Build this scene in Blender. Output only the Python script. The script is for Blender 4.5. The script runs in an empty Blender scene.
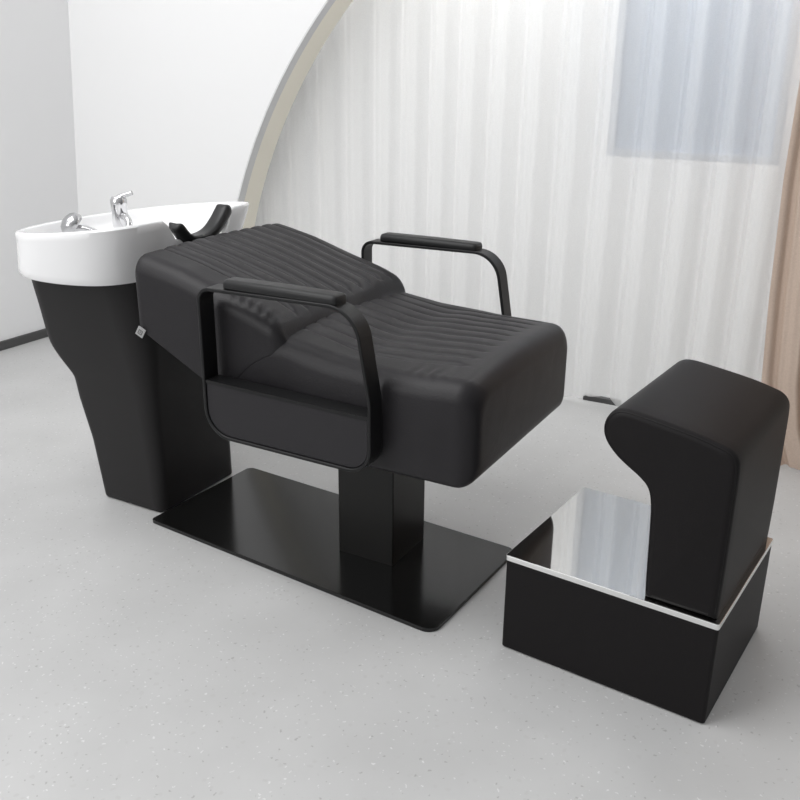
import bpy, bmesh, math, random
from mathutils import Vector, Matrix
random.seed(4)
scn = bpy.context.scene
COL = scn.collection
PI = math.pi

# ------------------------------------------------------------------ materials
def mat(name, color=(.8, .8, .8), rough=.5, metal=0., spec=.5, coat=0.):
    m = bpy.data.materials.new(name); m.use_nodes = True
    b = m.node_tree.nodes['Principled BSDF']
    b.inputs['Base Color'].default_value = (*color, 1)
    b.inputs['Roughness'].default_value = rough
    b.inputs['Metallic'].default_value = metal
    b.inputs['Specular IOR Level'].default_value = spec
    b.inputs['Coat Weight'].default_value = coat
    return m

def noise_bump(m, scale, strength, dist=.002, detail=3, vor=False, rough_var=0.):
    nt = m.node_tree; b = nt.nodes['Principled BSDF']
    tc = nt.nodes.new('ShaderNodeTexCoord')
    n = nt.nodes.new('ShaderNodeTexVoronoi' if vor else 'ShaderNodeTexNoise')
    n.inputs['Scale'].default_value = scale
    if not vor: n.inputs['Detail'].default_value = detail
    nt.links.new(tc.outputs['Object'], n.inputs['Vector'])
    bp = nt.nodes.new('ShaderNodeBump')
    bp.inputs['Strength'].default_value = strength; bp.inputs['Distance'].default_value = dist
    nt.links.new(n.outputs[0], bp.inputs['Height'])
    nt.links.new(bp.outputs['Normal'], b.inputs['Normal'])
    return m

LEATHER = noise_bump(mat('black_leather', (.0130, .0118, .0136), .47, spec=.30), 260, .18, .0012, vor=True)
# soft creasing of the leather added to the grain
def crease(m, scale=9, strength=.25, dist=.006):
    nt = m.node_tree; b = nt.nodes['Principled BSDF']
    old = b.inputs['Normal'].links[0].from_node
    tc = nt.nodes.new('ShaderNodeTexCoord')
    n = nt.nodes.new('ShaderNodeTexNoise'); n.inputs['Scale'].default_value = scale
    n.inputs['Detail'].default_value = 2; n.inputs['Distortion'].default_value = .6
    nt.links.new(tc.outputs['Object'], n.inputs['Vector'])
    bp = nt.nodes.new('ShaderNodeBump'); bp.inputs['Strength'].default_value = strength
    bp.inputs['Distance'].default_value = dist
    nt.links.new(n.outputs[0], bp.inputs['Height'])
    nt.links.new(bp.outputs['Normal'], old.inputs['Normal'])
crease(LEATHER)
LEATHER_OT = noise_bump(mat('black_leather_matte', (.0070, .0060, .0064), .50, spec=.18), 300, .12, .001, vor=True)
PEDESTAL = noise_bump(mat('charcoal_pedestal', (.0175, .0165, .0168), .52, spec=.25), 300, .1, .001)
FRAME = noise_bump(mat('black_powder_coat', (.007, .007, .0075), .42, spec=.28), 500, .05, .0005)
PAD = noise_bump(mat('black_grip_pad', (.009, .009, .0095), .42, spec=.32), 300, .1, .0006)
PANEL = noise_bump(mat('dark_grey_panel', (.018, .0168, .019), .5, spec=.28), 280, .12, .001, vor=True)
GLOSS = noise_bump(mat('black_gloss_plate', (.006, .006, .0058), .16, spec=.45), 60, .02, .001)
COLUMN = noise_bump(mat('black_column_steel', (.007, .0066, .006), .36, spec=.3), 400, .04, .0005)
RUBBER = noise_bump(mat('black_neck_rubber', (.012, .012, .0125), .40, spec=.4), 200, .06, .0006)
CERAMIC = noise_bump(mat('white_ceramic', (.86, .86, .865), .13, spec=.5, coat=.2), 12, .01, .001)
CHROME = noise_bump(mat('polished_chrome', (.66, .66, .67), .08, metal=1.), 40, .01, .001)
SATIN = noise_bump(mat('satin_grey_chrome', (.50, .50, .51), .22, metal=1.), 40, .01, .001)
STEEL = noise_bump(mat('mirror_steel', (.66, .655, .64), .04, metal=1.), 4, .012, .001)
STEEL_EDGE = noise_bump(mat('brushed_steel_edge', (.86, .86, .85), .3, metal=1.), 300, .05, .0004)
TAG = noise_bump(mat('pale_grey_tag', (.36, .36, .36), .6), 300, .05, .0005)
TAGMARK = noise_bump(mat('tag_print', (.10, .10, .10), .6), 300, .05, .0005)
WALL_GREY = noise_bump(mat('grey_white_paint', (.90, .90, .905), .75, spec=.2), 90, .04, .001)
WALL_WHITE = noise_bump(mat('white_paint', (.88, .88, .88), .7, spec=.2), 90, .04, .001)
REVEAL = noise_bump(mat('grey_arch_rim', (.70, .70, .70), .6, spec=.2), 90, .04, .001)
CREAM = noise_bump(mat('cream_arch_lining', (.93, .89, .78), .7, spec=.2), 60, .05, .001)
SKIRT = noise_bump(mat('dark_grey_skirting', (.065, .065, .065), .5), 200, .05, .0006)
BACKW = noise_bump(mat('white_back_wall_paint', (.92, .92, .92), .8, spec=.2), 90, .04, .001)
WFRAME = noise_bump(mat('grey_window_frame', (.50, .53, .58), .5), 200, .03, .0005)
GLASS = noise_bump(mat('frosted_blue_pane', (.40, .47, .58), .25), 5, .03, .001)

def floor_material():
    m = mat('pale_speckled_vinyl', (.6, .6, .6), .42, spec=.35)
    nt = m.node_tree; N = nt.nodes; L = nt.links; b = N['Principled BSDF']
    tc = N.new('ShaderNodeTexCoord')
    base = N.new('ShaderNodeTexNoise'); base.inputs['Scale'].default_value = 3.0; base.inputs['Detail'].default_value = 4
    L.new(tc.outputs['Object'], base.inputs['Vector'])
    r0 = N.new('ShaderNodeValToRGB')
    r0.color_ramp.elements[0].position = .3; r0.color_ramp.elements[0].color = (.475, .475, .472, 1)
    r0.color_ramp.elements[1].position = .7; r0.color_ramp.elements[1].color = (.535, .535, .532, 1)
    L.new(base.outputs[0], r0.inputs[0])
    cur = r0.outputs['Color']
    for sc, rad, col, keep in ((62, .20, (.27, .265, .26, 1), .62), (38, .24, (.47, .465, .46, 1), .45), (70, .20, (.76, .76, .76, 1), .5)):
        # irregular chips: a warped voronoi with a random per-cell mask
        warp = N.new('ShaderNodeTexNoise'); warp.inputs['Scale'].default_value = sc * 1.3
        L.new(tc.outputs['Object'], warp.inputs['Vector'])
        mx = N.new('ShaderNodeVectorMath'); mx.operation = 'MULTIPLY_ADD'
        L.new(warp.outputs['Color'], mx.inputs[0]); mx.inputs[1].default_value = (.018, .018, .018)
        L.new(tc.outputs['Object'], mx.inputs[2])
        v = N.new('ShaderNodeTexVoronoi'); v.inputs['Scale'].default_value = sc
        L.new(mx.outputs[0], v.inputs['Vector'])
        lt = N.new('ShaderNodeMapRange'); lt.inputs['From Min'].default_value = rad; lt.inputs['From Max'].default_value = rad * .6
        L.new(v.outputs['Distance'], lt.inputs['Value'])
        sep = N.new('ShaderNodeSeparateColor'); L.new(v.outputs['Color'], sep.inputs[0])
        gt = N.new('ShaderNodeMath'); gt.operation = 'GREATER_THAN'; gt.inputs[1].default_value = keep
        L.new(sep.outputs[0], gt.inputs[0])
        mu = N.new('ShaderNodeMath'); mu.operation = 'MULTIPLY'
        L.new(lt.outputs[0], mu.inputs[0]); L.new(gt.outputs[0], mu.inputs[1])
        sc2 = N.new('ShaderNodeMath'); sc2.operation = 'MULTIPLY'; sc2.inputs[1].default_value = .55
        L.new(mu.outputs[0], sc2.inputs[0])
        mix = N.new('ShaderNodeMix'); mix.data_type = 'RGBA'
        L.new(sc2.outputs[0], mix.inputs[0]); L.new(cur, mix.inputs[6]); mix.inputs[7].default_value = col
        cur = mix.outputs[2]
    L.new(cur, b.inputs['Base Color'])
    return m
FLOOR = floor_material()

def sheer_material():
    m = bpy.data.materials.new('white_sheer_voile'); m.use_nodes = True
    nt = m.node_tree; N = nt.nodes; L = nt.links; N.clear()
    out = N.new('ShaderNodeOutputMaterial')
    d = N.new('ShaderNodeBsdfDiffuse'); d.inputs['Color'].default_value = (.93, .93, .925, 1)
    t = N.new('ShaderNodeBsdfTranslucent'); t.inputs['Color'].default_value = (.95, .95, .945, 1)
    tr = N.new('ShaderNodeBsdfTransparent')
    m1 = N.new('ShaderNodeMixShader'); m1.inputs[0].default_value = .38
    L.new(d.outputs[0], m1.inputs[1]); L.new(t.outputs[0], m1.inputs[2])
    tc = N.new('ShaderNodeTexCoord')
    w = N.new('ShaderNodeTexNoise'); w.inputs['Scale'].default_value = 240
    L.new(tc.outputs['Object'], w.inputs['Vector'])
    mr = N.new('ShaderNodeMapRange'); mr.inputs['To Min'].default_value = .40; mr.inputs['To Max'].default_value = .48
    L.new(w.outputs[0], mr.inputs['Value'])
    m2 = N.new('ShaderNodeMixShader')
    L.new(mr.outputs[0], m2.inputs[0]); L.new(m1.outputs[0], m2.inputs[1]); L.new(tr.outputs[0], m2.inputs[2])
    L.new(m2.outputs[0], out.inputs['Surface'])
    return m
SHEER = sheer_material()

def drape_material():
    m = mat('beige_drape_cloth', (.50, .385, .30), .8, spec=.15)
    nt = m.node_tree; N = nt.nodes; L = nt.links; b = N['Principled BSDF']
    tc = N.new('ShaderNodeTexCoord')
    w = N.new('ShaderNodeTexNoise'); w.inputs['Scale'].default_value = 180
    L.new(tc.outputs['Object'], w.inputs['Vector'])
    r = N.new('ShaderNodeValToRGB')
    r.color_ramp.elements[0].color = (.50, .395, .325, 1); r.color_ramp.elements[1].color = (.62, .495, .41, 1)
    L.new(w.outputs[0], r.inputs[0]); L.new(r.outputs[0], b.inputs['Base Color'])
    return m
DRAPE = drape_material()

# ------------------------------------------------------------------ mesh helpers
def link(name, bm, m, parent=None, smooth=True, mats=None, sharp=35):
    me = bpy.data.meshes.new(name)
    bmesh.ops.recalc_face_normals(bm, faces=bm.faces[:])
    if smooth:
        lim = math.radians(sharp)
        for f in bm.faces: f.smooth = True
        for e in bm.edges:
            if len(e.link_faces) == 2 and e.calc_face_angle(0) > lim: e.smooth = False
    bm.to_mesh(me); bm.free()
    for q in (mats or [m]): me.materials.append(q)
    o = bpy.data.objects.new(name, me); COL.objects.link(o)
    if parent: o.parent = parent
    return o

def bevel(o, w, seg=4, ang=30):
    md = o.modifiers.new('soft_edges', 'BEVEL'); md.width = w; md.segments = seg
    md.limit_method = 'ANGLE'; md.angle_limit = math.radians(ang); md.harden_normals = False
    return o

def thing(name, label, cat, loc=(0, 0, 0), rz=0):
    o = bpy.data.objects.new(name, None); COL.objects.link(o)
    o.location = loc; o.rotation_euler = (0, 0, rz); o.empty_display_size = .1
    o['label'] = label; o['category'] = cat; o['kind'] = 'thing'
    return o

def struct(o):
    o['kind'] = 'structure'; return o

def loft(rings, caps=True, bm=None, closed=True):
    bm = bm or bmesh.new()
    vs = [[bm.verts.new(p) for p in r] for r in rings]
    n = len(rings[0])
    for i in range(len(vs) - 1):
        for j in range(n if closed else n - 1):
            k = (j + 1) % n
            bm.faces.new((vs[i][j], vs[i][k], vs[i + 1][k], vs[i + 1][j]))
    if caps:
        bm.faces.new(vs[0][::-1]); bm.faces.new(vs[-1])
    return bm

def box(bm, x0, x1, y0, y1, z0, z1):
    v = [bm.verts.new(p) for p in ((x0, y0, z0), (x1, y0, z0), (x1, y1, z0), (x0, y1, z0),
                                   (x0, y0, z1), (x1, y0, z1), (x1, y1, z1), (x0, y1, z1))]
    for f in ((0, 3, 2, 1), (4, 5, 6, 7), (0, 1, 5, 4), (1, 2, 6, 5), (2, 3, 7, 6), (3, 0, 4, 7)):
        bm.faces.new([v[i] for i in f])
    return bm

def prism_y(poly, y0, y1, bm=None):
    bm = bm or bmesh.new()
    a = [bm.verts.new((x, y0, z)) for x, z in poly]; b = [bm.verts.new((x, y1, z)) for x, z in poly]
    n = len(poly)
    bm.faces.new(a); bm.faces.new(b[::-1])
    for i in range(n): bm.faces.new((a[i], b[i], b[(i + 1) % n], a[(i + 1) % n]))
    return bm

def rounded(pts, rads, seg=8):
    """round the corners of a polygon of (u,v) points"""
    out = []; n = len(pts)
    for i, p in enumerate(pts):
        r = rads[i] if hasattr(rads, '__len__') else rads
        p = Vector(p); a = Vector(pts[i - 1]) - p; b = Vector(pts[(i + 1) % n]) - p
        if r <= 1e-6: out.append(tuple(p)); continue
        a.normalize(); b.normalize(); th = a.angle(b)
        d = r / math.tan(th / 2); c = p + (a + b).normalized() * (r / math.sin(th / 2))
        s = p + a * d - c; e = p + b * d - c
        a0 = math.atan2(s.y, s.x); a1 = math.atan2(e.y, e.x); da = (a1 - a0 + PI) % (2 * PI) - PI
        for k in range(seg + 1):
            t = a0 + da * k / seg; out.append((c.x + r * math.cos(t), c.y + r * math.sin(t)))
    return out

def catmull(P, n=8, closed=False):
    out = []; m = len(P)
    for i in range(m if closed else m - 1):
        g = (lambda k: Vector(P[k % m])) if closed else (lambda k: Vector(P[max(0, min(m - 1, k))]))
        p0, p1, p2, p3 = g(i - 1), g(i), g(i + 1), g(i + 2)
        for k in range(n):
            t = k / n
            out.append(.5 * ((2 * p1) + (p2 - p0) * t + (2 * p0 - 5 * p1 + 4 * p2 - p3) * t * t + (3 * p1 - p0 - 3 * p2 + p3) * t ** 3))
    if not closed: out.append(Vector(P[-1]))
    return out

def tube(path, rad, seg=14, bm=None, caps=True):
    bm = bm or bmesh.new(); path = [Vector(p) for p in path]; rings = []
    up = Vector((0, 0, 1))
    for i, p in enumerate(path):
        d = (path[min(i + 1, len(path) - 1)] - path[max(i - 1, 0)]).normalized()
        ref = Vector((1, 0, 0)) if abs(d.z) > .95 else up
        u = d.cross(ref).normalized(); v = d.cross(u)
        r = rad[i] if hasattr(rad, '__len__') else rad
        rings.append([p + u * (r * math.cos(2 * PI * k / seg)) + v * (r * math.sin(2 * PI * k / seg)) for k in range(seg)])
    return loft(rings, caps, bm)

def lathe(prof, seg=28, bm=None, M=None):
    bm = bm or bmesh.new()
    rings = [[Vector((r * math.cos(2 * PI * k / seg), r * math.sin(2 * PI * k / seg), z)) for k in range(seg)] for r, z in prof]
    if M: rings = [[M @ v for v in r] for r in rings]
    return loft(rings, True, bm)

def sstep(a, b, x):
    t = max(0., min(1., (x - a) / (b - a))); return t * t * (3 - 2 * t)
def interp(tab, x):
    if x <= tab[0][0]: return tab[0][1]
    for (a, b), (c, d) in zip(tab, tab[1:]):
        if x <= c: return b + (d - b) * (x - a) / (c - a)
    return tab[-1][1]

# upholstered body: loft along x of rounded boxes whose top carries a surface function
def upholstered(x0, x1, y0, y1, zb, zt, top, rt, rb, R0, R1, nx=90, ny=150, side=None):
    K = 9
    xs = []
    for k in range(K):
        th = PI / 2 * k / (K - 1)             # 0 -> end face, 90 deg -> full section
        xs.append((x0 + R0 * (1 - math.cos(th)), R0 * (1 - math.sin(th))))
    a, b = x0 + R0, x1 - R1
    for k in range(1, nx): xs.append((a + (b - a) * k / nx, 0.))
    for k in range(K):
        th = PI / 2 * (1 - k / (K - 1))
        xs.append((x1 - R1 * (1 - math.cos(th)), R1 * (1 - math.sin(th))))
    rings = []
    for x, ins in xs:
        b_, t_ = zb(x), zt(x)
        ins_z = min(ins, (t_ - b_) * .42)
        Y0, Y1, Z0, Z1 = y0 + ins, y1 - ins, b_ + ins_z, t_ - ins_z
        r_t = min(rt, (Z1 - Z0) * .45); r_b = min(rb, (Z1 - Z0) * .45)
        ring = []
        def put(y, z, w):
            s = side(x, z) if side else 0.
            yy = y + (-s if y < (y0 + y1) / 2 else s)
            ring.append(Vector((x, yy, z + w * top(x, y))))
        for k in range(13):                     # bottom y0 -> y1
            put(Y0 + r_b + (Y1 - Y0 - 2 * r_b) * k / 12, Z0, 0)
        for k in range(1, 7):
            t = PI / 2 * k / 6; put(Y1 - r_b + r_b * math.sin(t), Z0 + r_b - r_b * math.cos(t), 0)
        for k in range(1, 8):
            put(Y1, Z0 + r_b + (Z1 - Z0 - r_b - r_t) * k / 8, 0)
        for k in range(9):
            t = PI / 2 * k / 8; put(Y1 - r_t + r_t * math.cos(t), Z1 - r_t + r_t * math.sin(t), math.sin(t) ** 2)
        for k in range(1, ny):
            put(Y1 - r_t + (Y0 + r_t - (Y1 - r_t)) * k / ny, Z1, 1)
        for k in range(9):
            t = PI / 2 * (1 - k / 8); put(Y0 + r_t - r_t * math.cos(t), Z1 - r_t + r_t * math.sin(t), math.sin(t) ** 2)
        for k in range(1, 8):
            put(Y0, Z1 - r_t + (Z0 + r_b - Z1 + r_t) * k / 8, 0)
        for k in range(0, 6):
            t = PI / 2 * k / 6; put(Y0 + r_b - r_b * math.cos(t), Z0 + r_b - r_b * math.sin(t), 0)
        rings.append(ring)
    return loft(rings)

# ================================================================== the room
YW = 1.54                                    # wall with the vaulted opening
# floor
bm = bmesh.new(); box(bm, -2.2, 4.6, -3.4, 2.12, -.06, 0)
struct(link('floor', bm, FLOOR, smooth=False))
# left wall (leans in slightly, as the room's shell does) and its dark skirting
LX0, LX1, HW = -1.888, -1.642, 2.7
bm = bmesh.new()
v = [bm.verts.new(p) for p in ((LX0, -3.4, 0), (LX0, YW, 0), (LX1, YW, HW), (LX1, -3.4, HW),
                               (LX0 - .1, -3.4, 0), (LX0 - .1, YW, 0), (LX1 - .1, YW, HW), (LX1 - .1, -3.4, HW))]
for f in ((0, 1, 2, 3), (7, 6, 5, 4), (0, 4, 5, 1), (3, 2, 6, 7), (1, 5, 6, 2), (0, 3, 7, 4)): bm.faces.new([v[i] for i in f])
struct(link('wall_left', bm, WALL_GREY, smooth=False))
bm = bmesh.new(); box(bm, LX0 - .01, LX0 + .014, -3.4, YW - .001, 0, .043)
struct(bevel(link('baseboard_left', bm, SKIRT, smooth=False), .003, 2))

# white wall with the semicircular opening
ACX, ACZ, AR = 1.290, -.021, 2.240
def arch_pts(R, n=96):
    a0 = math.asin((0 - ACZ) / R)
    return [(ACX - R * math.cos(a0 + (PI - 2 * a0) * k / n), ACZ + R * math.sin(a0 + (PI - 2 * a0) * k / n)) for k in range(n + 1)]
def arch_wall(R, y0, y1, xl, xr, zt):
    bm = bmesh.new(); A = arch_pts(R); n = len(A) - 1
    O = []
    for x, z in A:                            # push every arch point out to the wall's outline
        dx, dz = x - ACX, z - ACZ
        s = []
        if dx < -1e-6: s.append((xl - ACX) / dx)
        if dx > 1e-6: s.append((xr - ACX) / dx)
        if dz > 1e-6: s.append((zt - ACZ) / dz)
        k = min(s); O.append((ACX + dx * k, max(0., ACZ + dz * k)))
    O[0] = (xl, 0); O[-1] = (xr, 0)
    for y, flip in ((y0, 0), (y1, 1)):
        a = [bm.verts.new((x, y, z)) for x, z in A]; o = [bm.verts.new((x, y, z)) for x, z in O]
        for i in range(n):
            q = (a[i], a[i + 1], o[i + 1], o[i]); bm.faces.new(q[::-1] if flip else q)
        # the outline's corners
        for i in range(n):
            (xa, za), (xb, zb) = O[i], O[i + 1]
            if abs(xa - xb) > 1e-5 and abs(za - zb) > 1e-5:
                c = bm.verts.new((xl if xa < ACX else xr, y, zt)); bm.faces.new((o[i], o[i + 1], c))
        if not flip: first = a
        else: last = a
    for i in range(n): bm.faces.new((first[i], first[i + 1], last[i + 1], last[i]))
    return bm
struct(link('wall_back', arch_wall(AR, YW, YW + .05, -1.98, 4.6, 2.7), WALL_WHITE, smooth=False))
def arch_band(R0, R1, y0, y1):
    A, B = arch_pts(R0), arch_pts(R1); n = len(A)
    rings = [[(A[i][0], y0, A[i][1]), (B[i][0], y0, B[i][1]), (B[i][0], y1, B[i][1]), (A[i][0], y1, A[i][1])] for i in range(n)]
    return loft(rings)
struct(link('trim_1', arch_band(AR + .002, AR - .005, YW - .001, YW + .045), REVEAL, sharp=50))
struct(link('trim_2', arch_band(AR + .03, AR - .004, YW + .046, YW + .165), CREAM, sharp=50))

# the wall beyond the curtain with its window
WY = 1.97; WX0, WX1, WZ0, WZ1 = .700, 1.345, .965, 2.05
bm = bmesh.new()
box(bm, -1.4, WX0, WY, WY + .1, 0, 2.7); box(bm, WX1, 4.6, WY, WY + .1, 0, 2.7)
box(bm, WX0, WX1, WY, WY + .1, 0, WZ0); box(bm, WX0, WX1, WY, WY + .1, WZ1, 2.7)
struct(link('wall_rear', bm, BACKW, smooth=False))
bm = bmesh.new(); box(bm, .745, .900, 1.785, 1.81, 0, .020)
struct(link('hem_gap_dark_strip', bm, SKIRT, smooth=False))  # dark strip added only to make the black gap under the lifted hem
bm = bmesh.new(); t = .028
box(bm, WX0, WX0 + t, WY + .0, WY + .06, WZ0, WZ1); box(bm, WX1 - t, WX1, WY, WY + .06, WZ0, WZ1)
box(bm, WX0 + t, WX1 - t, WY, WY + .06, WZ0, WZ0 + t); box(bm, WX0 + t, WX1 - t, WY, WY + .06, WZ1 - t, WZ1)
win = struct(link('window_1', bm, WFRAME, smooth=False))
bm = bmesh.new(); box(bm, WX0 + t, WX1 - t, WY + .02, WY + .03, WZ0 + t, WZ1 - t)
link('window_pane', bm, GLASS, win, smooth=False)

# ================================================================== curtains
def curtain(name, x0f, x1f, y, z0f, z1, waves, amp, m, nx=420, nz=60, seed=1, jut=0.):
    rnd = random.Random(seed); ph = [rnd.uniform(0, 6.28) for _ in range(6)]
    bm = bmesh.new(); rows = []
    for j in range(nz + 1):
        v_ = j / nz; row = []
        for i in range(nx + 1):
            u = i / nx
            zz = z0f(u) + (z1 - z0f(u)) * v_
            x = x0f(zz) + (x1f(zz) - x0f(zz)) * u
            th = 2 * PI * waves * u + .9 * math.sin(2 * PI * 2.3 * u + ph[0]) + .22 * math.sin(3.1 * v_ + ph[1] + 5 * u)
            s = math.sin(th)
            w = .72 * s + .22 * math.sin(2.03 * th + ph[2] + .5 * v_) + .16 * math.sin(.47 * th + ph[3]) + .10 * math.sin(4.1 * th + ph[4])
            a = amp * (.55 + .6 * u) * (.8 + .35 * (1 - v_) + .25 * math.sin(7 * u + ph[5]))
            row.append(bm.verts.new((x + .25 * amp * math.cos(th), y + a * w - jut * (1 - v_) ** 3, zz)))
        rows.append(row)
    for j in range(nz):
        for i in range(nx):
            bm.faces.new((rows[j][i], rows[j][i + 1], rows[j + 1][i + 1], rows[j + 1][i]))
    return link(name, bm, m, sharp=180)

SX0, SX1 = -1.15, 1.95
def hem(u):
    x = SX0 + (SX1 - SX0) * u
    lift = .042 * math.exp(-((x - .815) / .060) ** 4) + .004 * math.sin(21 * x)
    return .006 + max(0., lift)
sc = curtain('sheer_curtain', lambda z: SX0, lambda z: SX1, 1.755, hem, 2.14, 22, .026, SHEER, nx=620)
sc['label'] = 'white translucent sheer curtain hanging in soft folds across the arched opening'
sc['category'] = 'curtain'; sc['kind'] = 'thing'

def bx0(z): return interp([(0, 1.535), (.15, 1.475), (.30, 1.448), (.58, 1.432), (.97, 1.420), (1.35, 1.424), (2.2, 1.43)], z)
dc = curtain('drape_curtain', bx0, lambda z: 2.35, 1.49, lambda u: .004 + .0 * u, 2.2, 9, .030, DRAPE, nx=260, seed=5)
dc['label'] = 'opaque beige drape at the right edge, in front of the sheer curtain'
dc['category'] = 'curtain'; dc['kind'] = 'thing'

# ================================================================== reclining shampoo chair
chair = thing('shampoo_chair', 'black leather reclining salon chair with channel-stitched seat, armrests and a flat steel floor plate', 'salon chair', (.49, .25, 0))
COFF = Vector((.49, .25, 0))
def under(o, root):
    o.parent = root; o.matrix_parent_inverse = Matrix.Translation(-Vector(root.location)) if root.rotation_euler.z == 0 else root.matrix_basis.inverted()
    return o
# floor plate
pl = rounded([(-.034, .087), (.966, -.004), (.990, .470), (-.012, .538)], [.014, .034, .030, .022], 8)
bm = loft([[(x, y, .0005) for x, y in pl], [(x, y, .012) for x, y in pl]])
under(bevel(link('base_plate', bm, GLOSS, smooth=False), .0015, 2), chair)
# column
cp = rounded([(.556, .213), (.730, .213), (.730, .398), (.556, .398)], .004, 4)
bm = loft([[(x, y, .012) for x, y in cp], [(x, y, .425) for x, y in cp]])
under(link('column', bm, COLUMN, smooth=False), chair)

CY0, CY1 = -.020, .612
GY = [.088 + (.548 - .088) * k / 9 for k in range(10)]         # stitched channels
def flute(y, ys, depth, wdt=.0048):
    if y < ys[0] - .03 or y > ys[-1] + .03: return 0.
    d = min(abs(y - g) for g in ys)
    pitch = ys[1] - ys[0]
    g = -depth * math.exp(-(d / wdt) ** 1.5)
    if ys[0] < y < ys[-1]: g += depth * .28 * math.sin(PI * min(1, d / (pitch / 2)) / 2)
    return g
def seat_top(x, y):
    e = (y - CY0) / (CY1 - CY0)
    h = .016 * math.sin(PI * max(0, min(1, e))) ** .8
    f = sstep(1.0, .95, x) if x > .9 else 1.
    f *= .35 + .65 * sstep(.62, .76, x)
    wob = .012 * math.sin((x - .52) * 9)
    h += f * flute(y + wob, GY, .0085)
    h += -.006 * math.exp(-((x - .735) / .045) ** 2) * sstep(.0, .12, y) * sstep(.6, .5, y)
    # little gathers along the near edge above the armrest post
    h += .0022 * math.sin(x * 210) * math.exp(-((y - .03) / .025) ** 2) * math.exp(-((x - .93) / .05) ** 2)
    h += .005 * math.sin(x * 13 + y * 7) * .5
    return h
def seat_side(x, z):
    return .008 * math.sin(PI * max(0, min(1, (z - .41) / .24))) * sstep(1.03, .93, x) * sstep(.54, .64, x)
bm = upholstered(.335, 1.060, CY0 + .001, CY1 - .001, lambda x: .408, lambda x: interp([(.3, .684), (.56, .680), (.68, .662), (.85, .652), (.98, .653), (1.05, .651)], x),
                 seat_top, .042, .022, .03, .048, nx=120, ny=190, side=seat_side)
under(link('seat', bm, LEATHER, sharp=70), chair)

BT = [(.06, .838), (.10, .842), (.16, .831), (.24, .814), (.33, .788), (.42, .762), (.48, .743), (.52, .727), (.55, .706), (.575, .675)]
BB = [(.06, .655), (.105, .648), (.335, .532), (.40, .55), (.46, .61), (.52, .645), (.575, .655)]
def sm(tab):
    return lambda x: sum(interp(tab, x + d) for d in (-.02, -.01, 0, .01, .02)) / 5
def back_top(x, y):
    e = (y - CY0) / (CY1 - CY0)
    h = .007 * math.sin(PI * max(0, min(1, e))) ** .7
    f = sstep(.09, .12, x) * sstep(.535, .49, x)
    h += f * flute(y, GY, .0125)
    h += .003 * math.sin(x * 17 + y * 9) * sstep(.2, .5, x)
    # puckers where the near edge is pulled in over the cushion roll
    h += .0022 * math.sin(x * 230 + y * 60) * math.exp(-((y - .012) / .018) ** 2) * sstep(.36, .42, x) * sstep(.56, .5, x)
    return h
bm = upholstered(.088, .562, CY0, CY1, sm(BB), sm(BT), back_top, .042, .003, .03, .048, nx=110, ny=190)
under(link('backrest', bm, LEATHER, sharp=70), chair)

# sewn-in label at the lower rear corner of the backrest
tg = bmesh.new(); box(tg, -.011, .011, -.002, .002, -.013, .013)
tag = link('sewn_label', tg, TAG, smooth=False)
M = Matrix.Translation((.112, -.026, .644)) @ Matrix.Rotation(math.radians(33), 4, 'Y') @ Matrix.Rotation(math.radians(12), 4, 'Z')
tag.data.transform(M); tag['label'] = 'small pale grey sewn label'
under(tag, chair)
mk = bmesh.new()
for a, b, c, d in ((-.006, -.004, -.007, .007), (.004, .006, -.007, .007), (-.004, .004, .005, .007), (-.004, .004, -.007, -.005), (-.001, .001, -.003, .003)):
    box(mk, a, b, -.0026, -.002, c, d)
mo = link('printed_mark', mk, TAGMARK, smooth=False); mo.data.transform(M)
mo.parent = tag

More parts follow.
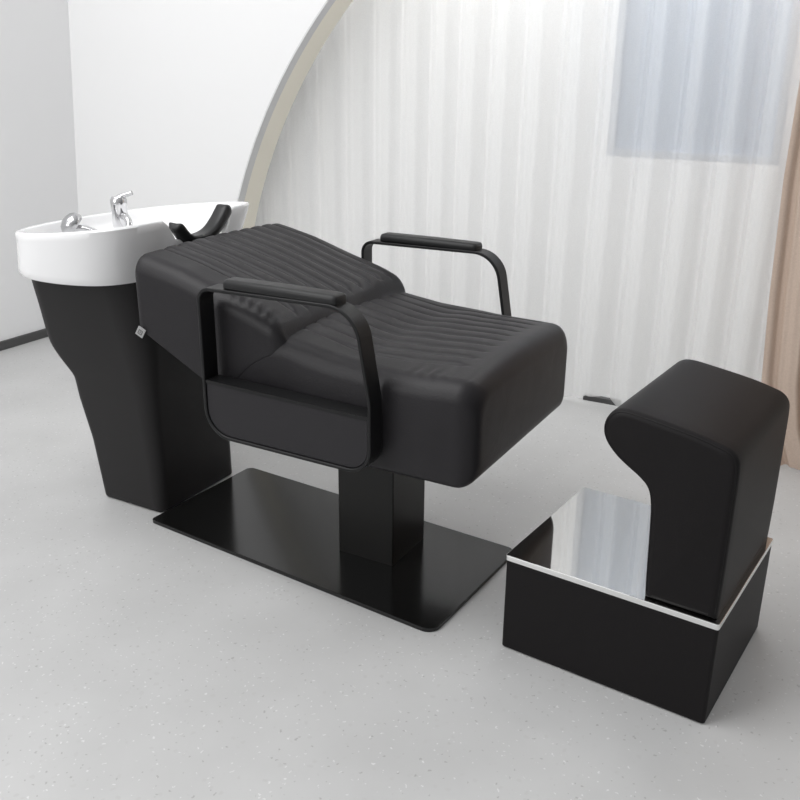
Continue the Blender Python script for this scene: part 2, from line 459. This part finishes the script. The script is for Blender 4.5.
# armrests: closed flat-bar loop, padded grip, upholstered lower panel
def ring_prism(outer, inner, y0, y1):
    n = len(outer)
    rings = [[(outer[i][0], y0, outer[i][1]), (inner[i][0], y0, inner[i][1]), (inner[i][0], y1, inner[i][1]), (outer[i][0], y1, outer[i][1])] for i in range(n)]
    rings.append(rings[0])
    bm = loft(rings, caps=False); bmesh.ops.remove_doubles(bm, verts=bm.verts, dist=1e-6); return bm
def armrest(yo, sgn, dx=0.):
    """yo: outer face; sgn=+1 when the chair lies towards +y"""
    P_ = lambda L: [(x + dx, z) for x, z in L]
    out = P_([(.360, .428), (.838, .424), (.838, .60), (.800, .812), (.360, .806)])
    rr = [.075, .062, .12, .085, .036]
    tk = .0085
    inn = P_([(.360 + tk, .428 + tk), (.838 - tk, .424 + tk), (.838 - tk, .60), (.800 - tk * .9, .812 - tk), (.360 + tk, .806 - tk)])
    ri = [.075 - tk, .062 - tk, .12 - tk * .2, .085 - tk, .036 - tk]
    ya, yb = sorted((yo, yo + sgn * .052))
    fr = bevel(link('armrest', ring_prism(rounded(out, rr, 12), rounded(inn, ri, 12), ya, yb), FRAME, sharp=30), .002, 2)
    under(fr, chair)
    # pad
    ya, yb = sorted((yo + sgn * .002, yo + sgn * .052))
    pp = rounded([(ya, .8075), (yb, .8075), (yb, .831), (ya, .831)], [.006, .006, .011, .011], 5)
    rings = []
    for x, s in ((.438, .80), (.441, .94), (.449, 1.), (.60, 1.04), (.737, 1.), (.747, .94), (.750, .8)):
        cy, cz = (ya + yb) / 2, .8075
        rings.append([(x + dx * .2, cy + (y - cy) * s, cz + (z - cz) * s) for y, z in pp])
    pd = link('armrest_pad', loft(rings), PAD, sharp=50); pd.parent = fr
    # panel between the posts
    po = P_([(.360 + tk, .428 + tk), (.838 - tk, .424 + tk), (.838 - tk, .562), (.360 + tk, .570)])
    poly = rounded(po, [.066, .053, .003, .003], 10)
    ya, yb = sorted((yo + sgn * .004, yo + sgn * .046))
    bmp = prism_y(poly, ya, yb)
    pn = bevel(link('side_panel', bmp, PANEL, sharp=30), .006, 3); pn.parent = fr
    lip = prism_y(rounded(P_([(.360 + tk, .566), (.838 - tk, .558), (.838 - tk, .567), (.360 + tk, .575)]), .002, 2), min(yo + sgn * .0025, yo + sgn * .05), max(yo + sgn * .0025, yo + sgn * .05))
    lp = link('panel_top_rail', lip, FRAME, sharp=30); lp.parent = fr
armrest(-.083, 1)
armrest(.683, -1, .018)

# ================================================================== wash basin on its pedestal
basin_t = thing('wash_basin', 'white ceramic hair wash basin on a flared charcoal pedestal behind the reclining chair', 'basin', (-.17, .30, 0))
BX, BY, RA, RB, RN = -.175, .291, .300, .346, 2.254
NB = 144
def oval(sa, sb, dx, front, n=RN, dy=0.):
    pts = []
    for k in range(NB):
        t = 2 * PI * k / NB; c, s = math.cos(t), math.sin(t)
        nn = n + (1.6 if c > 0 else 0) * abs(c)
        x = math.copysign(abs(c) ** (2 / nn), c); y = math.copysign(abs(s) ** (2 / nn), s)
        pts.append((BX + dx + x * (sa if c < 0 else front), BY + dy + y * sb))
    return pts
FR = .228
def rimz(x, y):
    z = .876 + .112 * (x - BX)
    dip = sstep(-.06, .02, x) * (sstep(.145, .095, abs(y - .300)))
    return z - .062 * dip
rings = []
def ring(sa, sb, dx, fr, zf, dy=0., n=RN):
    rings.append([(x, y, zf(x, y)) for x, y in oval(sa, sb, dx, fr, n, dy)])
ring(.20, .27, -.053, .20, lambda x, y: .735)
ring(.252, .322, -.053, .225, lambda x, y: .736)
ring(.2585, .3265, -.0515, .2285, lambda x, y: .744)
for k in range(1, 9):
    t = k / 9
    ring(.2585 + (.298 - .2585) * t, .3265 + (.344 - .3265) * t, -.0515 * (1 - t), .2285, lambda x, y, t=t: .744 + (rimz(x, y) - .010 - .744) * t)
ring(.300, .346, 0, FR, lambda x, y: rimz(x, y) - .006)
ring(.297, .343, 0, FR - .003, lambda x, y: rimz(x, y) - .001)
ring(.290, .336, 0, FR - .010, lambda x, y: rimz(x, y))
ring(.281, .327, 0, FR - .018, lambda x, y: rimz(x, y) - .001)
ring(.277, .323, 0, FR - .022, lambda x, y: rimz(x, y) - .006)
ring(.272, .316, 0, FR - .028, lambda x, y: rimz(x, y) - .025)
ring(.262, .306, 0, FR - .036, lambda x, y: min(rimz(x, y) - .035, .812))
ring(.250, .300, 0, FR - .044, lambda x, y: .802)
ring(.150, .285, 0.01, FR - .052, lambda x, y: .797)
ring(.130, .262, 0.015, FR - .066, lambda x, y: .775, n=2.4)
ring(.105, .215, 0.02, FR - .09, lambda x, y: .755, n=2.4)
ring(.06, .11, 0.02, .07, lambda x, y: .748)
ring(.02, .03, 0.02, .02, lambda x, y: .746)
bm = loft(rings)
under(link('basin_bowl', bm, CERAMIC, sharp=50), basin_t)

# pedestal: rounded-rectangular column flaring backwards under the bowl
prof = [(0.0, -.292, .143, .492, .030), (.012, -.292, .140, .495, .034), (.20, -.318, .133, .500, .045), (.33, -.352, .128, .503, .05),
        (.40, -.362, .124, .506, .055), (.425, -.388, .122, .508, .06), (.455, -.420, .120, .509, .065), (.485, -.446, .118, .510, .07),
        (.52, -.458, .114, .512, .075), (.60, -.470, .104, .518, .09), (.69, -.482, .092, .525, .10), (.742, -.486, .085, .53, .10)]
tab = lambda i: [(p[0], p[i]) for p in prof]
rings2 = []
for k in range(61):
    z = .742 * k / 60
    x0 = sum(interp(tab(1), z + d) for d in (-.008, 0, .008)) / 3; ya, yb, r = interp(tab(2), z), interp(tab(3), z), interp(tab(4), z)
    rings2.append([(x, y, max(z, .006)) for x, y in rounded([(x0, ya), (-.038, ya), (-.038, yb), (x0, yb)], [r * .8, r, r, r * .8], 10)])
under(link('pedestal', loft(rings2), PEDESTAL, sharp=50), basin_t)
# dark plinth strip with a gap, just under the pedestal
bm = bmesh.new()
for xa, xb in ((-.282, -.185), (-.178, -.052)):
    pb = rounded([(xa, .150), (xb, .150), (xb, .485), (xa, .485)], .006, 3)
    loft([[(x, y, 0) for x, y in pb], [(x, y, .008) for x, y in pb]], bm=bm)
under(link('plinth', bm, RUBBER, sharp=30), basin_t)

# neck rest: a rubber saddle over the dip in the front lip
NP = [(y * .88 + .046, z - .014) for y, z in [(.168, .893), (.180, .884), (.198, .866), (.220, .850), (.248, .842), (.285, .841), (.32, .846), (.352, .858), (.385, .880), (.412, .903), (.428, .918)]]
NPs = catmull([(0, y, z) for y, z in NP], 5)
rings = []
n = len(NPs)
for i, p in enumerate(NPs):
    d = (NPs[min(i + 1, n - 1)] - NPs[max(i - 1, 0)]).normalized(); nrm = Vector((0, -d.z, d.y))
    e = min(i, n - 1 - i) / 4; s = math.sqrt(max(.05, 1 - (1 - min(1, e)) ** 2))
    w, th = .024 * (.6 + .4 * s), (.014 + .010 * (i / (n - 1)) ** 1.2) * s
    rings.append([Vector((.046, p.y, p.z)) + Vector((w * math.cos(a), 0, 0)) + nrm * (th * math.sin(a) + .010 * math.cos(a) ** 2)
                  for a in [2 * PI * k / 20 for k in range(20)]])
under(link('neck_rest', loft(rings), RUBBER, sharp=60), basin_t)

# mixer tap on the bowl's rear deck
FX, FY, FZ = -.352, .388, .801
bm = lathe([(.0, 0), (.026, 0), (.026, .006), (.021, .010), (.024, .014), (.024, .075), (.0255, .080), (.0255, .098), (.020, .107), (0, .108)], M=Matrix.Translation((FX, FY, FZ)))
tap = under(link('mixer_tap', bm, CHROME, sharp=40), basin_t)
bm = tube([(FX + .012, FY - .004, FZ + .050), (FX + .045, FY - .02, FZ + .052), (FX + .066, FY - .03, FZ + .040), (FX + .070, FY - .032, FZ + .028)], [.012, .011, .0105, .010])
sp = link('spout', bm, CHROME, sharp=60); sp.parent = tap
bm = tube([(FX, FY, FZ + .100), (FX + .022, FY + .012, FZ + .113), (FX + .040, FY + .020, FZ + .119)], [.012, .008, .007])
hd = link('tap_lever', bm, CHROME, sharp=60); hd.parent = tap
# hand shower lying on the deck
M = Matrix.Translation((-.400, .240, .838)) @ Matrix.Rotation(math.radians(52), 4, Vector((.75, -.66, 0))) 
bm = lathe([(0, -.012), (.034, -.012), (.038, -.006), (.038, .003), (.034, .014), (.024, .024), (.010, .029), (0, .030)], M=M)
sh = under(link('hand_shower', bm, SATIN, sharp=50), basin_t)
c = Vector((-.400, .240, .828))
bm = tube([c, c + Vector((.03, .022, -.004)), c + Vector((.07, .05, -.022)), c + Vector((.10, .075, -.032))], [.012, .012, .010, .010])
h2 = link('shower_handle', bm, CHROME, sharp=60); h2.parent = sh

# ================================================================== leg rest
OL, OW, OH = .483, .436, .247
rest = thing('leg_rest', 'separate black leather leg rest with a curled-over cushion and mirror steel deck', 'ottoman', (1.126, .040, 0), -.093)
bp_ = rounded([(0, 0), (OL, 0), (OL, OW), (0, OW)], .007, 5)
bm = loft([[(x, y, .002) for x, y in bp_], [(x, y, OH - .012) for x, y in bp_]])
o = bevel(link('leg_rest_base', bm, LEATHER_OT, smooth=False), .004, 3); o.parent = rest
sp_ = rounded([(-.001, -.001), (OL + .001, -.001), (OL + .001, OW + .001), (-.001, OW + .001)], .006, 4)
bm = loft([[(x, y, OH - .0118) for x, y in sp_], [(x, y, OH + .002) for x, y in sp_]])
for f in bm.faces:
    f.normal_update(); f.material_index = 0 if f.normal.z > .5 or abs(f.normal.z) > .5 else 1
o = bevel(link('steel_deck', bm, STEEL, mats=[STEEL, STEEL_EDGE], smooth=False), .0012, 2); o.parent = rest
o['label'] = 'mirror-polished steel deck with bright edge'
J = [(.322, OH + .0022), (.319, .30), (.315, .40), (.311, .462), (.302, .496), (.283, .515), (.256, .532), (.228, .552), (.205, .578), (.197, .604), (.203, .630), (.220, .649), (.246, .655),
     (.30, .649), (.38, .637), (.430, .6255), (.455, .617), (.470, .601), (.4745, .575), (.475, .50), (.475, .38), (.474, .29), (.473, OH + .0022)]
Jp = [(p.x, p.z) for p in catmull([(x, 0, z) for x, z in J], 4)]
# cushion: the profile carried across with softly rolled cheeks
def offset_poly(poly, d):
    n = len(poly); out = []
    ar = sum(poly[i][0] * poly[(i + 1) % n][1] - poly[(i + 1) % n][0] * poly[i][1] for i in range(n))
    sg = 1 if ar > 0 else -1
    for i in range(n):
        a, b, c_ = Vector(poly[i - 1]), Vector(poly[i]), Vector(poly[(i + 1) % n])
        d1 = (b - a).normalized(); d2 = (c_ - b).normalized(); t_ = (d1 + d2).normalized()
        nn = Vector((-t_.y, t_.x)) * sg
        k = 1 / max(.6, math.sqrt(max(.1, (1 + d1.dot(d2)) / 2)))
        q = b + nn * d * k
        out.append((q.x, max(q.y, OH + .0022)))
    return out
rings = []
R_ = .016; Y0, Y1 = .006, OW - .004
for k in range(7):
    th = PI / 2 * k / 6
    rings.append([(x, Y0 + R_ * (1 - math.cos(th)), z) for x, z in offset_poly(Jp, R_ * (1 - math.sin(th)))])
for k in range(1, 12): rings.append([(x, Y0 + R_ + (Y1 - Y0 - 2 * R_) * k / 12, z) for x, z in Jp])
for k in range(7):
    th = PI / 2 * (1 - k / 6)
    rings.append([(x, Y1 - R_ * (1 - math.cos(th)), z) for x, z in offset_poly(Jp, R_ * (1 - math.sin(th)))])
o = link('cushion', loft(rings), LEATHER_OT, sharp=60); o.parent = rest
# piping seam round the near cheek
# (a thin welt along the edge of the cheek, as on the cushion's side)
wl = [(x, Y0 + .0045, z) for x, z in offset_poly(Jp, .006)]
wl = [p for p in wl if p[2] > OH + .012]
bm = tube(wl, .0018, 8)
w = link('piping', bm, LEATHER_OT, sharp=60); w.parent = o

# ================================================================== light, world, camera
def area(name, loc, target, size, power, col=(1, 1, 1), sy=None):
    l = bpy.data.lights.new(name, 'AREA'); l.energy = power; l.size = size; l.color = col
    if sy: l.shape = 'RECTANGLE'; l.size_y = sy
    o = bpy.data.objects.new(name, l); COL.objects.link(o); o.location = loc
    o.rotation_euler = (Vector(target) - Vector(loc)).to_track_quat('-Z', 'Y').to_euler()
    return o
area('ceiling_light', (-.4, -1.0, 3.2), (.2, .1, 0), 2.2, 57, sy=1.8)
area('side_light', (-1.2, -3.2, 2.2), (.3, .4, .5), 2.0, 46, sy=1.6)
area('curtain_fill_light', (1.0, 1.93, 2.45), (1.0, 1.72, .6), 2.6, 36, sy=.15)  # added fill, unseen above the arch, brightens the sheer from behind

wd = bpy.data.worlds.new('World'); scn.world = wd; wd.use_nodes = True
wn = wd.node_tree.nodes; wl_ = wd.node_tree.links; bg = wn['Background']
wtc = wn.new('ShaderNodeTexCoord'); wsep = wn.new('ShaderNodeVectorMath'); wsep.operation = 'DOT_PRODUCT'
wsep.inputs[1].default_value = (-.75, -.15, .64)
wl_.new(wtc.outputs['Generated'], wsep.inputs[0])
wr = wn.new('ShaderNodeMapRange'); wr.inputs['From Min'].default_value = -.9; wr.inputs['From Max'].default_value = .8
wr.inputs['To Min'].default_value = .06; wr.inputs['To Max'].default_value = .95
wl_.new(wsep.outputs['Value'], wr.inputs['Value']); wl_.new(wr.outputs[0], bg.inputs['Strength'])
bg.inputs['Color'].default_value = (.985, .99, 1, 1)

cam = bpy.data.cameras.new('Camera'); co = bpy.data.objects.new('Camera', cam); COL.objects.link(co)
cam.sensor_width = 36; cam.lens = 908.03 / 800 * 36; cam.clip_start = .02
f, pitch, roll, yaw = 908.03, .35435, .0096, -.5060
PRM = (1.7962, -1.6782, 1.3)
Fv = Vector((math.sin(yaw) * math.cos(pitch), math.cos(yaw) * math.cos(pitch), -math.sin(pitch)))
r = Vector((math.cos(yaw), -math.sin(yaw), 0)); U = r.cross(Fv)
r2 = r * math.cos(roll) + U * math.sin(roll); U2 = -r * math.sin(roll) + U * math.cos(roll)
co.matrix_world = Matrix(((r2.x, U2.x, -Fv.x, PRM[0]), (r2.y, U2.y, -Fv.y, PRM[1]), (r2.z, U2.z, -Fv.z, PRM[2]), (0, 0, 0, 1)))
scn.camera = co
scn.view_settings.view_transform = 'Standard'; scn.view_settings.look = 'None'
scn.view_settings.exposure = 0; scn.view_settings.gamma = 1
